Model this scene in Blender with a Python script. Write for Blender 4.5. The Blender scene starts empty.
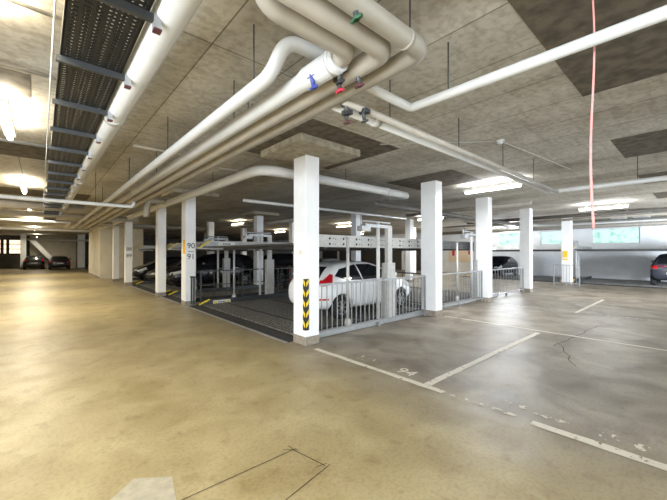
import bpy, bmesh, math, random
from mathutils import Vector, Matrix
from mathutils.bvhtree import BVHTree
random.seed(7)
S = bpy.context.scene
C = S.collection
PI = math.pi
CEIL = 3.74

# ---------------------------------------------------------------- camera
cam = bpy.data.cameras.new('camera'); cam_o = bpy.data.objects.new('camera', cam); C.objects.link(cam_o)
cam.sensor_width = 36.0; cam.lens = 36.0 * 330.0 / 667.0; cam.clip_start = 0.05; cam.clip_end = 300
cam_o.location = (0, 0, 1.75)
cam_o.rotation_euler = (math.radians(90 + 0.5), 0, math.radians(-41.6))
S.camera = cam_o

# ---------------------------------------------------------------- world
W = bpy.data.worlds.new('world'); S.world = W; W.use_nodes = True
nt = W.node_tree
bg = nt.nodes['Background']; bg.inputs[0].default_value = (0.80, 0.92, 1.0, 1); bg.inputs[1].default_value = 2.2
# ---------------------------------------------------------------- view
vs = S.view_settings
vs.view_transform = 'Standard'; vs.look = 'None'; vs.gamma = 1.0; vs.use_curve_mapping = False
vs.exposure = 0.95
S.cycles.max_bounces = 8; S.cycles.diffuse_bounces = 5; S.cycles.glossy_bounces = 4
S.cycles.use_denoising = True
S.cycles.sample_clamp_indirect = 6.0

def area(name, loc, rot, sx, sy, power, col):
    l = bpy.data.lights.new(name, 'AREA'); l.shape = 'RECTANGLE'; l.size = sx; l.size_y = sy
    l.energy = power; l.color = col
    o = bpy.data.objects.new(name, l); C.objects.link(o); o.location = loc; o.rotation_euler = rot
    return o
DAY = (0.86, 0.92, 1.0)
# daylight coming through the entrance openings behind the camera and the windows of the right wall; the fill for the right wall is added
area('entrance_daylight', (-1.2, -8.8, 1.7), (PI/2, 0, 0), 5.6, 3.0, 60, DAY)
area('left_gate_daylight', (-4.9, -.5, 2.1), (0, -PI/2, 0), 2.2, 9.0, 500, (.84,.91,1.0))
area('side_gate_daylight', (8.0, -8.8, 1.7), (PI/2, 0, 0), 7.0, 3.0, 90, DAY)
area('right_wall_fill', (15.8, -7.4, 1.3), (PI/2, 0, -math.radians(62)), 3.6, 2.2, 1700, (.82,.90,1.0))  # added unseen area light, turned towards the right wall to brighten it
area('window_daylight', (27.92, 10.45, 2.86), (0, PI/2, 0), 0.9, 1.5, 330, DAY)

# ---------------------------------------------------------------- materials
def new_mat(name, col=(.5,.5,.5), rough=.5, metal=0.0, spec=.5, noise=0.0, scale=8.0, bump=0.0, bscale=40.0, col2=None):
    m = bpy.data.materials.new(name); m.use_nodes = True
    n = m.node_tree.nodes; l = m.node_tree.links; b = n['Principled BSDF']
    b.inputs['Base Color'].default_value = (*col, 1); b.inputs['Roughness'].default_value = rough
    b.inputs['Metallic'].default_value = metal; b.inputs['Specular IOR Level'].default_value = spec
    geo = n.new('ShaderNodeNewGeometry')
    if noise > 0 or col2:
        t = n.new('ShaderNodeTexNoise'); t.inputs['Scale'].default_value = scale; t.inputs['Detail'].default_value = 5
        l.new(geo.outputs['Position'], t.inputs['Vector'])
        r = n.new('ShaderNodeValToRGB')
        c2 = col2 or tuple(max(0, c * (1 - noise)) for c in col)
        r.color_ramp.elements[0].position = .35; r.color_ramp.elements[0].color = (*c2, 1)
        r.color_ramp.elements[1].position = .62; r.color_ramp.elements[1].color = (*col, 1)
        l.new(t.outputs['Fac'], r.inputs['Fac']); l.new(r.outputs['Color'], b.inputs['Base Color'])
    if bump > 0:
        t2 = n.new('ShaderNodeTexNoise'); t2.inputs['Scale'].default_value = bscale; t2.inputs['Detail'].default_value = 4
        l.new(geo.outputs['Position'], t2.inputs['Vector'])
        bp = n.new('ShaderNodeBump'); bp.inputs['Strength'].default_value = bump; bp.inputs['Distance'].default_value = .01
        l.new(t2.outputs['Fac'], bp.inputs['Height']); l.new(bp.outputs['Normal'], b.inputs['Normal'])
    return m
def emis(name, col, s):
    m = bpy.data.materials.new(name); m.use_nodes = True
    b = m.node_tree.nodes['Principled BSDF']
    b.inputs['Base Color'].default_value = (*col, 1)
    b.inputs['Emission Color'].default_value = (*col, 1); b.inputs['Emission Strength'].default_value = s
    return m

M = {}
M['white_paint'] = new_mat('white_paint', (.86,.86,.86), .55, noise=.05, scale=3, bump=.15, bscale=60)
M['kick'] = new_mat('kick_band', (.30,.26,.21), .7, noise=.25, scale=14, bump=.3)
M['wall_white'] = new_mat('wall_white', (.82,.835,.85), .7, noise=.08, scale=1.5, bump=.2)
M['wall_cream'] = new_mat('wall_cream', (.62,.57,.45), .7, noise=.12, scale=1.5, bump=.2)
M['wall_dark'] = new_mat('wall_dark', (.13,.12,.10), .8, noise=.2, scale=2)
M['capital'] = new_mat('capital_concrete', (.42,.37,.28), .8, noise=.35, scale=9, bump=.4)
M['pipe_white'] = new_mat('pipe_white', (.62,.62,.61), .35, noise=.06, scale=4)
M['pipe_beige'] = new_mat('pipe_beige', (.43,.395,.34), .4, noise=.12, scale=5)
M['pipe_grey'] = new_mat('pipe_grey', (.36,.33,.28), .45, noise=.15, scale=5)
M['pipe_dark'] = new_mat('pipe_dark', (.14,.13,.115), .5, noise=.2, scale=5)
M['steel'] = new_mat('galvanised_steel', (.48,.49,.50), .42, metal=.55, noise=.15, scale=18)
M['steel_pale'] = new_mat('pale_steel', (.55,.54,.52), .5, metal=.25, noise=.15, scale=12)
M['steel_dark'] = new_mat('dark_steel', (.09,.09,.09), .5, metal=.4, noise=.3, scale=10)
M['rail'] = new_mat('rail_steel', (.40,.41,.42), .45, metal=.5, noise=.15, scale=10)
M['hole'] = new_mat('hole_black', (.015,.015,.015), .8)
M['cable'] = new_mat('cable_black', (.010,.010,.011), .55, noise=.3, scale=30)
M['tray'] = new_mat('tray_metal', (.022,.022,.022), .5, metal=.3, noise=.2, scale=20)
M['bracket'] = new_mat('bracket_metal', (.085,.09,.095), .45, metal=.6)
M['red'] = new_mat('red_plastic', (.55,.03,.07), .4)
M['darkred'] = new_mat('dark_red_plastic', (.10,.03,.04), .4)
M['blue'] = new_mat('blue_plastic', (.05,.07,.30), .4)
M['black'] = new_mat('black_plastic', (.02,.02,.02), .45)
M['yellow'] = new_mat('yellow_paint', (.80,.60,.03), .5, noise=.15, scale=20)
M['yellow2'] = new_mat('amber_sign', (.85,.50,.02), .5)
M['pink'] = new_mat('pink_cord', (.85,.38,.36), .6, noise=.15, scale=60)
M['glass'] = new_mat('car_glass', (.012,.014,.016), .06, spec=.7)
M['tyre'] = new_mat('tyre_rubber', (.02,.02,.02), .8)
M['rim'] = new_mat('rim_alloy', (.45,.46,.47), .35, metal=.7)
M['arch'] = new_mat('wheel_arch', (.01,.01,.01), .9)
M['taillight'] = new_mat('tail_light', (.50,.012,.02), .15)
M['headlight'] = new_mat('head_light', (.65,.68,.70), .1, metal=.3)
M['plate'] = new_mat('plate_white', (.75,.75,.72), .5)
M['car_white'] = new_mat('car_white', (.84,.85,.86), .22)
M['car_black'] = new_mat('car_black', (.012,.012,.014), .22)
M['car_dark'] = new_mat('car_anthracite', (.03,.034,.045), .2)
M['car_silver'] = new_mat('car_silver', (.55,.57,.58), .25, metal=.5)
M['tube_warm'] = emis('tube_warm', (1.0, .90, .66), 7)
M['tube_cool'] = emis('tube_cool', (.93, .96, 1.0), 7)
M['housing'] = new_mat('lamp_housing', (.70,.69,.66), .5)
M['poster'] = new_mat('poster_paper', (.78,.62,.45), .7)
M['crack'] = new_mat('crack_dark', (.05,.035,.02), .9)
M['deck'] = new_mat('deck_sheet', (.24,.235,.22), .42, metal=.35, noise=.75, scale=16)
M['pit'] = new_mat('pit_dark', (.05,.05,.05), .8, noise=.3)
M['frame'] = new_mat('window_frame', (.62,.62,.60), .5)
M['frame_dark'] = new_mat('window_frame_dark', (.05,.045,.04), .5)

# tint of a floor: tan coated lane, greyer concrete in the bays
def floor_mat():
    m = bpy.data.materials.new('floor_concrete'); m.use_nodes = True
    n = m.node_tree.nodes; l = m.node_tree.links; b = n['Principled BSDF']
    geo = n.new('ShaderNodeNewGeometry')
    sep = n.new('ShaderNodeSeparateXYZ'); l.new(geo.outputs['Position'], sep.inputs[0])
    def noise(sc, det=5, d=0.0):
        t = n.new('ShaderNodeTexNoise'); t.inputs['Scale'].default_value = sc; t.inputs['Detail'].default_value = det
        t.inputs['Distortion'].default_value = d
        l.new(geo.outputs['Position'], t.inputs['Vector']); return t
    def ramp(src, p0, c0, p1, c1):
        r = n.new('ShaderNodeValToRGB'); e = r.color_ramp.elements
        e[0].position = p0; e[0].color = (*c0, 1); e[1].position = p1; e[1].color = (*c1, 1)
        l.new(src, r.inputs['Fac']); return r
    tan = ramp(noise(1.6, 8, .6).outputs['Fac'], .3, (.29,.228,.108), .7, (.42,.35,.195))
    gry = ramp(noise(1.3, 8, .8).outputs['Fac'], .32, (.155,.128,.092), .68, (.34,.30,.24))
    # edge between both follows x = 3.7 with a ragged border
    nz = noise(1.1, 3)
    add = n.new('ShaderNodeMath'); add.operation = 'MULTIPLY_ADD'; add.inputs[1].default_value = 1.2
    l.new(nz.outputs['Fac'], add.inputs[0]); l.new(sep.outputs['X'], add.inputs[2])
    mr = n.new('ShaderNodeMapRange'); mr.inputs['From Min'].default_value = 3.4; mr.inputs['From Max'].default_value = 4.7
    l.new(add.outputs[0], mr.inputs['Value'])
    mix = n.new('ShaderNodeMix'); mix.data_type = 'RGBA'
    l.new(mr.outputs['Result'], mix.inputs['Factor']); l.new(tan.outputs['Color'], mix.inputs['A']); l.new(gry.outputs['Color'], mix.inputs['B'])
    st = ramp(noise(5.5, 8, .4).outputs['Fac'], .56, (1,1,1), .80, (.62,.56,.48))
    mul = n.new('ShaderNodeMix'); mul.data_type = 'RGBA'; mul.blend_type = 'MULTIPLY'; mul.inputs['Factor'].default_value = .8
    l.new(mix.outputs['Result'], mul.inputs['A']); l.new(st.outputs['Color'], mul.inputs['B'])
    sp = ramp(noise(34, 6).outputs['Fac'], .34, (.66,.65,.62), .54, (1,1,1))
    mu2 = n.new('ShaderNodeMix'); mu2.data_type = 'RGBA'; mu2.blend_type = 'MULTIPLY'; mu2.inputs['Factor'].default_value = .5
    l.new(mul.outputs['Result'], mu2.inputs['A']); l.new(sp.outputs['Color'], mu2.inputs['B'])
    l.new(mu2.outputs['Result'], b.inputs['Base Color'])
    rr = n.new('ShaderNodeMapRange'); rr.inputs['To Min'].default_value = .36; rr.inputs['To Max'].default_value = .58
    l.new(noise(2.5, 6).outputs['Fac'], rr.inputs['Value']); l.new(rr.outputs['Result'], b.inputs['Roughness'])
    bp = n.new('ShaderNodeBump'); bp.inputs['Strength'].default_value = .12; bp.inputs['Distance'].default_value = .01
    l.new(noise(9, 6).outputs['Fac'], bp.inputs['Height']); l.new(bp.outputs['Normal'], b.inputs['Normal'])
    return m
M['floor'] = floor_mat()

# shuttered concrete ceiling: long boards with dark joints
def ceil_mat(name, cA, cB, joint, stain=.85):
    m = bpy.data.materials.new(name); m.use_nodes = True
    n = m.node_tree.nodes; l = m.node_tree.links; b = n['Principled BSDF']
    geo = n.new('ShaderNodeNewGeometry')
    mp = n.new('ShaderNodeMapping'); l.new(geo.outputs['Position'], mp.inputs[0])
    mp.inputs['Rotation'].default_value = (0, 0, PI/2); mp.inputs['Location'].default_value = (.0, .35, 0)
    br = n.new('ShaderNodeTexBrick'); l.new(mp.outputs[0], br.inputs['Vector'])
    br.inputs['Scale'].default_value = 1.0; br.inputs['Brick Width'].default_value = 3.1; br.inputs['Row Height'].default_value = .78
    br.inputs['Mortar Size'].default_value = .010; br.inputs['Mortar Smooth'].default_value = .6; br.offset = 0.0
    br.inputs['Color1'].default_value = (*cA, 1); br.inputs['Color2'].default_value = (*cB, 1); br.inputs['Mortar'].default_value = (*joint, 1)
    def noise(sc, det, st=(1,1,1)):
        m2 = n.new('ShaderNodeMapping'); m2.inputs['Scale'].default_value = st; l.new(geo.outputs['Position'], m2.inputs[0])
        t = n.new('ShaderNodeTexNoise'); t.inputs['Scale'].default_value = sc; t.inputs['Detail'].default_value = det
        l.new(m2.outputs[0], t.inputs['Vector']); return t
    def ramp(src, p0, c0, p1, c1):
        r = n.new('ShaderNodeValToRGB'); e = r.color_ramp.elements
        e[0].position = p0; e[0].color = (*c0, 1); e[1].position = p1; e[1].color = (*c1, 1)
        l.new(src, r.inputs['Fac']); return r
    cur = br.outputs['Color']
    for t, p0, c0, p1, c1, f in ((noise(1.2, 8, (1,.5,1)), .35, (.60,.56,.50), .6, (1,1,1), stain), (noise(14, 8), .38, (.72,.70,.66), .56, (1,1,1), stain*.9),
                                 (noise(5, 6, (.25,2.2,1)), .30, (.70,.67,.62), .52, (1,1,1), stain*.6)):
        r = ramp(t.outputs['Fac'], p0, c0, p1, c1)
        mx = n.new('ShaderNodeMix'); mx.data_type = 'RGBA'; mx.blend_type = 'MULTIPLY'; mx.inputs['Factor'].default_value = f
        l.new(cur, mx.inputs['A']); l.new(r.outputs['Color'], mx.inputs['B']); cur = mx.outputs['Result']
    l.new(cur, b.inputs['Base Color']); b.inputs['Roughness'].default_value = .8
    bp = n.new('ShaderNodeBump'); bp.inputs['Strength'].default_value = .35; bp.inputs['Distance'].default_value = .01
    l.new(noise(22, 6).outputs['Fac'], bp.inputs['Height']); l.new(bp.outputs['Normal'], b.inputs['Normal'])
    return m
M['ceiling'] = ceil_mat('ceiling_concrete', (.66,.635,.575), (.52,.495,.44), (.22,.20,.17))
M['ceil_patch'] = new_mat('bare_dark_concrete', (.15,.125,.09), .85, noise=.5, scale=7, bump=.5, bscale=18)
# worn road paint
def paint_mat(name, wear):
    m = bpy.data.materials.new(name); m.use_nodes = True
    n = m.node_tree.nodes; l = m.node_tree.links; b = n['Principled BSDF']
    geo = n.new('ShaderNodeNewGeometry'); t = n.new('ShaderNodeTexNoise'); t.inputs['Scale'].default_value = 9; t.inputs['Detail'].default_value = 9
    t.inputs['Roughness'].default_value = .7
    l.new(geo.outputs['Position'], t.inputs['Vector'])
    r = n.new('ShaderNodeValToRGB'); e = r.color_ramp.elements
    e[0].position = wear; e[0].color = (0,0,0,1); e[1].position = wear + .06; e[1].color = (1,1,1,1)
    l.new(t.outputs['Fac'], r.inputs['Fac'])
    b.inputs['Base Color'].default_value = (.68,.63,.54,1); b.inputs['Roughness'].default_value = .6
    tr = n.new('ShaderNodeBsdfTransparent'); mx = n.new('ShaderNodeMixShader')
    l.new(r.outputs['Color'], mx.inputs[0]); l.new(tr.outputs[0], mx.inputs[1]); l.new(b.outputs[0], mx.inputs[2])
    l.new(mx.outputs[0], n['Material Output'].inputs['Surface'])
    return m
M['paint'] = paint_mat('floor_paint', .36)
M['paint_worn'] = paint_mat('floor_paint_worn', .49)
# blurred greenery seen through the frosted window panes
def pane_mat():
    m = bpy.data.materials.new('window_view'); m.use_nodes = True
    n = m.node_tree.nodes; l = m.node_tree.links; b = n['Principled BSDF']
    geo = n.new('ShaderNodeNewGeometry'); t = n.new('ShaderNodeTexNoise'); t.inputs['Scale'].default_value = 2.6; t.inputs['Detail'].default_value = 5
    l.new(geo.outputs['Position'], t.inputs['Vector'])
    r = n.new('ShaderNodeValToRGB'); e = r.color_ramp.elements
    e[0].position = .34; e[0].color = (.30,.66,.50,1); e[1].position = .50; e[1].color = (.66,.93,.93,1)
    l.new(t.outputs['Fac'], r.inputs['Fac'])
    l.new(r.outputs['Color'], b.inputs['Emission Color']); b.inputs['Emission Strength'].default_value = .58
    b.inputs['Base Color'].default_value = (.05,.07,.07,1); b.inputs['Roughness'].default_value = .2
    return m
M['pane'] = pane_mat()
M['pane_warm'] = emis('lit_pane', (1.0,.80,.55), .85)

# ---------------------------------------------------------------- mesh helpers
class MB:
    def __init__(s): s.bm = bmesh.new(); s.mi = 0
    def _mark(s, fs):
        for f in fs: f.material_index = s.mi
    def box(s, x0, x1, y0, y1, z0, z1):
        vs = [s.bm.verts.new(p) for p in ((x0,y0,z0),(x1,y0,z0),(x1,y1,z0),(x0,y1,z0),(x0,y0,z1),(x1,y0,z1),(x1,y1,z1),(x0,y1,z1))]
        s._mark([s.bm.faces.new([vs[i] for i in q]) for q in ((3,2,1,0),(4,5,6,7),(0,1,5,4),(1,2,6,5),(2,3,7,6),(3,0,4,7))])
        return s
    def bar(s, a, b, w, h):
        a = Vector(a); b = Vector(b); d = (b - a).normalized()
        up = Vector((0,0,1)) if abs(d.z) < .95 else Vector((0,1,0))
        r = d.cross(up).normalized(); u = r.cross(d).normalized()
        vs = [s.bm.verts.new(p + r*i*w/2 + u*j*h/2) for p in (a, b) for i, j in ((-1,-1),(1,-1),(1,1),(-1,1))]
        s._mark([s.bm.faces.new([vs[i] for i in q]) for q in ((0,1,2,3),(7,6,5,4),(0,4,5,1),(1,5,6,2),(2,6,7,3),(3,7,4,0))])
        return s
    def tube(s, pts, r, n=12, cap=True, bend=0.0, radii=None):
        P = [Vector(p) for p in pts]
        if bend > 0 and len(P) > 2:
            Q = [P[0]]
            for i in range(1, len(P)-1):
                a = (P[i-1]-P[i]); b = (P[i+1]-P[i]); k = min(bend, a.length*.45, b.length*.45)
                A = P[i] + a.normalized()*k; B = P[i] + b.normalized()*k
                for t in range(7):
                    t /= 6.0; Q.append(A*(1-t)**2 + P[i]*2*t*(1-t) + B*t*t)
            Q.append(P[-1]); P = Q
        R = radii or [r]*len(P)
        rings = []; ref = None
        for i, p in enumerate(P):
            d = (P[min(i+1, len(P)-1)] - P[max(i-1, 0)]).normalized()
            if ref is None: ref = Vector((0,0,1)) if abs(d.z) < .9 else Vector((1,0,0))
            u = (ref - d*ref.dot(d)).normalized(); v = d.cross(u); ref = u
            rings.append([s.bm.verts.new(p + (u*math.cos(2*PI*k/n) + v*math.sin(2*PI*k/n))*R[i]) for k in range(n)])
        fs = []
        for a, b in zip(rings, rings[1:]):
            for k in range(n):
                f = s.bm.faces.new((a[k], a[(k+1)%n], b[(k+1)%n], b[k])); f.smooth = True; fs.append(f)
        if cap: fs += [s.bm.faces.new(rings[0][::-1]), s.bm.faces.new(rings[-1])]
        s._mark(fs); return s
    def prism(s, poly, axis, a, b):
        def mk(u, v, w): return {'x': (w,u,v), 'y': (u,w,v), 'z': (u,v,w)}[axis]
        A = [s.bm.verts.new(mk(u,v,a)) for u,v in poly]; B = [s.bm.verts.new(mk(u,v,b)) for u,v in poly]
        fs = [s.bm.faces.new(A), s.bm.faces.new(B[::-1])]
        for i in range(len(A)): j = (i+1)%len(A); fs.append(s.bm.faces.new((A[j],A[i],B[i],B[j])))
        s._mark(fs); return s
    def build(s, name, mats, parent=None, bevel=0.0, smooth=False):
        bmesh.ops.recalc_face_normals(s.bm, faces=s.bm.faces)
        me = bpy.data.meshes.new(name); s.bm.to_mesh(me); s.bm.free()
        if not isinstance(mats, (list, tuple)): mats = [mats]
        for m in mats: me.materials.append(m)
        o = bpy.data.objects.new(name, me); C.objects.link(o); o.parent = parent
        if bevel:
            b = o.modifiers.new('bevel', 'BEVEL'); b.width = bevel; b.segments = 2; b.limit_method = 'ANGLE'
        return o
def tag(o, label, cat=None, group=None, kind=None):
    if label: o['label'] = label
    if cat: o['category'] = cat
    if group: o['group'] = group
    if kind: o['kind'] = kind
    return o
def empty(name, loc=(0,0,0), rz=0.0):
    o = bpy.data.objects.new(name, None); C.objects.link(o); o.location = loc; o.rotation_euler = (0,0,rz); o.empty_display_size = .2
    return o
def struct(o, label=None): o['kind'] = 'structure'; o['label'] = label or o.name; return o
def text(name, s, size, mat, parent, loc, rot, depth=.002):
    cu = bpy.data.curves.new(name, 'FONT'); cu.body = s; cu.size = size; cu.extrude = depth; cu.align_x = 'CENTER'; cu.align_y = 'CENTER'
    t = bpy.data.objects.new(name, cu); C.objects.link(t)
    bpy.context.view_layer.update()
    me = bpy.data.meshes.new_from_object(t.evaluated_get(bpy.context.evaluated_depsgraph_get()))
    bpy.data.objects.remove(t); me.materials.clear(); me.materials.append(mat)
    o = bpy.data.objects.new(name, me); C.objects.link(o); o.parent = parent; o.location = loc; o.rotation_euler = rot
    return o

# ---------------------------------------------------------------- room shell
X0, X1, Y0, Y1 = -5.0, 28.0, -9.0, 52.0
b = MB(); b.box(X0-.3, X1+.3, Y0-.3, Y1+.3, -.3, 0)
struct(b.build('floor', M['floor']), 'tan and grey concrete garage floor')
b = MB(); b.box(X0-.3, X1+.3, Y0-.3, Y1+.3, CEIL, CEIL+.3)
struct(b.build('ceiling', M['ceiling']), 'board-marked concrete ceiling')
b = MB(); b.box(X0-.3, X0, Y0, -5.1, 0, CEIL); b.box(X0-.3, X0, 4.1, Y1, 0, CEIL); b.box(X0-.3, X0, -5.1, 4.1, 0, .95); b.box(X0-.3, X0, -5.1, 4.1, 3.25, CEIL)
struct(b.build('wall_left', M['wall_cream']), 'cream wall along the left lane')

# right wall with window openings
wins = [(2.7, 5.1), (6.3, 8.2), (9.6, 11.3), (-.9, 1.4), (-4.6, -2.3)]
b = MB(); b.box(X1, X1+.3, Y0, Y1, 0, 2.36); b.box(X1, X1+.3, Y0, Y1, 3.36, CEIL)
ys = sorted(wins); cur = Y0
for a, c in ys: b.box(X1, X1+.3, cur, a, 2.36, 3.36); cur = c
b.box(X1, X1+.3, cur, Y1, 2.36, 3.36)
struct(b.build('wall_right', M['wall_white']), 'white wall with high windows')
for i, (a, c) in enumerate(wins):
    f = MB()
    for p in ((a, a+.05, 2.36, 3.36), (c-.05, c, 2.36, 3.36), (a, c, 2.36, 2.41), (a, c, 3.31, 3.36)):
        f.box(X1+.06, X1+.12, p[0], p[1], p[2], p[3])
    w = f.build('window_%d' % (i+1), M['frame']); struct(w, 'high window in the white wall')
    MB().box(X1+.09, X1+.10, a+.05, c-.05, 2.41, 3.31).build('pane', M['pane'], w)

# near wall (behind the camera) with two gate openings, plus another made up for the right wall fill
b = MB(); b.box(X0, -4.2, Y0-.3, Y0, 0, CEIL); b.box(1.8, 4.3, Y0-.3, Y0, 0, CEIL); b.box(11.7, 12.8, Y0-.3, Y0, 0, CEIL); b.box(20.2, X1, Y0-.3, Y0, 0, CEIL); b.box(12.8, 20.2, Y0-.3, Y0, 3.3, CEIL)
b.box(-4.2, 1.8, Y0-.3, Y0, 3.3, CEIL); b.box(4.3, 11.7, Y0-.3, Y0, 3.3, CEIL)
struct(b.build('wall_near', M['wall_white']), 'wall behind the viewer with entrance openings')
# far wall with lit windows
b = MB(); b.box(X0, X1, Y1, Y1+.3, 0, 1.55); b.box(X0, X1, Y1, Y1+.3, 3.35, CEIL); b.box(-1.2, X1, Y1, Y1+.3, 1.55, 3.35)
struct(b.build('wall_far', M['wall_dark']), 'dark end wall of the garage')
f = MB(); f.box(X0, -1.2, Y1-.05, Y1+.02, 1.55, 1.7); f.box(X0, -1.2, Y1-.05, Y1+.02, 3.2, 3.35); f.box(X0,-1.2,Y1-.05,Y1+.02,2.15,2.22); f.box(X0,-1.2,Y1-.05,Y1+.02,2.7,2.78)
for x in (-4.9,-3.2,-2.75,-1.3): f.box(x-.13, x+.13, Y1-.06, Y1+.02, 1.55, 3.35)
w = f.build('window_6', M['frame_dark']); struct(w, 'dark barred window glowing warm in the end wall')
MB().box(X0, -1.2, Y1+.05, Y1+.07, 1.55, 3.35).build('pane', M['pane_warm'], w)

# stair block near the far end
b = MB(); b.box(3.0, 5.6, 27.2, 34.0, 0, CEIL)
struct(b.build('wall_block', M['wall_cream']), 'cream stair block at the end of the lift row')
MB().box(2.97, 3.0, 29.0, 30.0, 0.02, 2.15).build('door_1', M['frame'], None); struct(bpy.data.objects['door_1'], 'grey door in the cream stair block')
MB().box(2.95, 3.0, 27.15, 34.0, 0, .13).build('baseboard_block', M['kick']); struct(bpy.data.objects['baseboard_block'])
MB().box(-.9, 3.4, 50.6, 50.9, 0, CEIL).build('wall_recess', M['wall_cream']); struct(bpy.data.objects['wall_recess'], 'back wall of the far bay')
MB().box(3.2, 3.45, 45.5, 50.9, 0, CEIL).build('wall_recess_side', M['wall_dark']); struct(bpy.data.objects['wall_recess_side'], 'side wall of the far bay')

# bare dark patches in the ceiling
def patch(x0, x1, y0, y1):
    o = MB().box(x0, x1, y0, y1, CEIL-.004, CEIL+.02).build('trim_%d' % patch.n, M['ceil_patch']); struct(o, 'bare dark concrete patch in the ceiling'); patch.n += 1
patch.n = 1
patch(2.45, 5.15, -1.6, 1.02); patch(7.5, 9.15, -1.6, 1.1); patch(11.4, 13.0, -1.6, 1.15); patch(15.2, 16.9, -1.6, 1.15)
patch(3.0, 5.1, 3.85, 5.95); patch(-3.2, -.1, 5.0, 5.75); patch(-3.0, .9, 8.2, 9.4); patch(7.3, 9.0, 4.0, 6.0); patch(-3.2, 1.3, 14, 15.6)

# ---------------------------------------------------------------- pillars
def pillar(x, y, wx, wy, label, cap=False, top=CEIL, mat='white_paint'):
    r = empty('concrete_pillar', (x + wx/2, y + wy/2, 0)); tag(r, label, 'pillar', 'white concrete pillars')
    h = .16
    o = MB().box(-wx/2, wx/2, -wy/2, wy/2, h, (top - .13 if cap else top)).build('shaft', M[mat], r, bevel=.012)
    MB().box(-wx/2-.004, wx/2+.004, -wy/2-.004, wy/2+.004, 0, h).build('base_band', M['kick'], r, bevel=.008)
    if cap: MB().box(-.70, .72, -.78, .55, CEIL-.13, CEIL).build('capital', M['capital'], r, bevel=.01)
    return r
P = {}
P['p1'] = pillar(3.73, 4.99, .33, .40, 'large white pillar with black and yellow corner guard beside the white hatchback', cap=True)
P['p2'] = pillar(3.55, 11.3, .33, .42, 'white pillar painted with the numbers 90 and 91', cap=True)
P['p3'] = pillar(3.50, 14.5, .31, .36, 'plain white pillar behind the numbered 90/91 pillar on the tan lane')
P['p4'] = pillar(3.40, 20.6, .33, .36, 'distant white pillar with small dark number marks on the tan lane')
P['p5'] = pillar(3.33, 24.0, .30, .36, 'farthest white pillar of the lift row, in front of the cream stair block')
P['q1'] = pillar(8.06, 4.88, .34, .47, 'bright white pillar at the right end of the white hatchback railing')
P['q2'] = pillar(11.85, 5.1, .34, .45, 'white pillar between the second and third railings')
P['q3'] = pillar(16.2, 5.15, .36, .42, 'white pillar at the far end of the third railing')
P['r1'] = pillar(21.3, 4.8, .42, .42, 'white pillar carrying a yellow sign by the right wall')
pillar(8.05, 14.8, .36, .36, 'white pillar with wide capital behind the empty lift platform', cap=True)
pillar(8.05, 21.1, .36, .36, 'small grey pillar seen above the upper platform right of pillar 90/91')
pillar(11.8, 11.6, .36, .36, 'white pillar rising behind the white hatchback')
pillar(12.2, 24.8, .36, .36, 'small pillar in the dark depth left of the capital pillar')
pillar(16.3, 11.55, .36, .36, 'grey-white pillar seen over the perforated beam just left of the big white pillar')
pillar(16.3, 21.1, .36, .36, 'far pillar in the depth behind the large front pillar')
pillar(12.2, 17.8, .36, .36, 'far pillar right of the capital pillar behind parked cars')
pillar(21.3, 14.8, .36, .36, 'distant pillar near the far lane of the right side')
pillar(-1.62, 48.6, .46, .5, 'white pillar beside the barred window at the far left end')
pillar(3.0, 44.8, .62, .5, 'white pillar at the right edge of the far dark bay')

# corner guard
g = MB(); z0, z1 = .29, 1.26
cx_, cy_ = -.165, -.20
g.box(cx_-.008, cx_+.075, cy_-.010, cy_, z0, z1); g.box(cx_-.010, cx_, cy_-.008, cy_+.075, z0, z1)
cg = g.build('corner_guard', M['black'], P['p1'])
g = MB(); n = 5; hh = (z1 - z0)/n
for i in range(n):
    zb = z0 + i*hh + .045
    for s in (0, 1):
        poly = [(0.004, zb), (.068, zb+.075), (.068, zb+.155), (.004, zb+.08)]
        if s == 0: g.prism([(cx_+u, v) for u, v in poly], 'y', cy_-.0135, cy_-.009)
        else: g.prism([(cy_+u, v) for u, v in poly], 'x', cx_-.0135, cx_-.009)
g.build('chevron', M['yellow'], cg)
# 90 / 91 numbers, yellow strip, conduit box on p2
text('number', '90', .25, M['black'], P['p2'], (.01, -.214, 1.98), (PI/2, 0, 0))
text('number', '91', .25, M['black'], P['p2'], (.01, -.214, 1.62), (PI/2, 0, 0))
MB().box(-.08, .10, -.214, -.21, 1.79, 1.805).build('divider_line', M['black'], P['p2'])
MB().box(-.173, -.165, -.19, .02, 1.72, 2.18).build('yellow_strip', M['yellow2'], P['p2'])
g = MB(); g.box(-.02, .16, -.26, -.21, .92, .98); g.box(0, .045, -.25, -.21, .05, .95); g.box(.08, .125, -.25, -.21, .05, .95)
g.build('conduit', M['bracket'], P['p2'])
g = MB(); g.box(-.185, -.165, -.02, .12, 1.5, 1.62); g.build('socket', M['plate'], P['p2'])
for k, t in enumerate(('88', '89')):
    text('number', t, .26, M['black'], P['p4'], (0, -.183, 1.95 - .36*k), (PI/2, 0, 0))
# yellow sign and ladder-like conduits on r1
sg = MB().box(-.225, -.21, -.08, .15, 1.34, 1.86).build('sign', M['yellow2'], P['r1'], bevel=.03)
MB().box(-.229, -.224, -.05, .12, 1.42, 1.50).build('sign_band', M['plate'], sg)
g = MB(); g.tube([(.30,-.1,.1),(.30,-.1,3.4)], .025, 8)
for z in (.5,.9,1.5,2.1,2.6,3.0): g.bar((.21,-.1,z),(.42,-.1,z),.03,.03)
g.build('conduit', M['steel_dark'], P['r1'])
g = MB().box(-.164-.004,-.164,-.08,.02,1.72,1.80).build('paint_mark', M['poster'], P['p1'])
MB().tube([(.165,-.09,2.0),(.21,-.09,2.0)], .035, 10).build('ring_mount', M['steel'], P['p2'])

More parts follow.
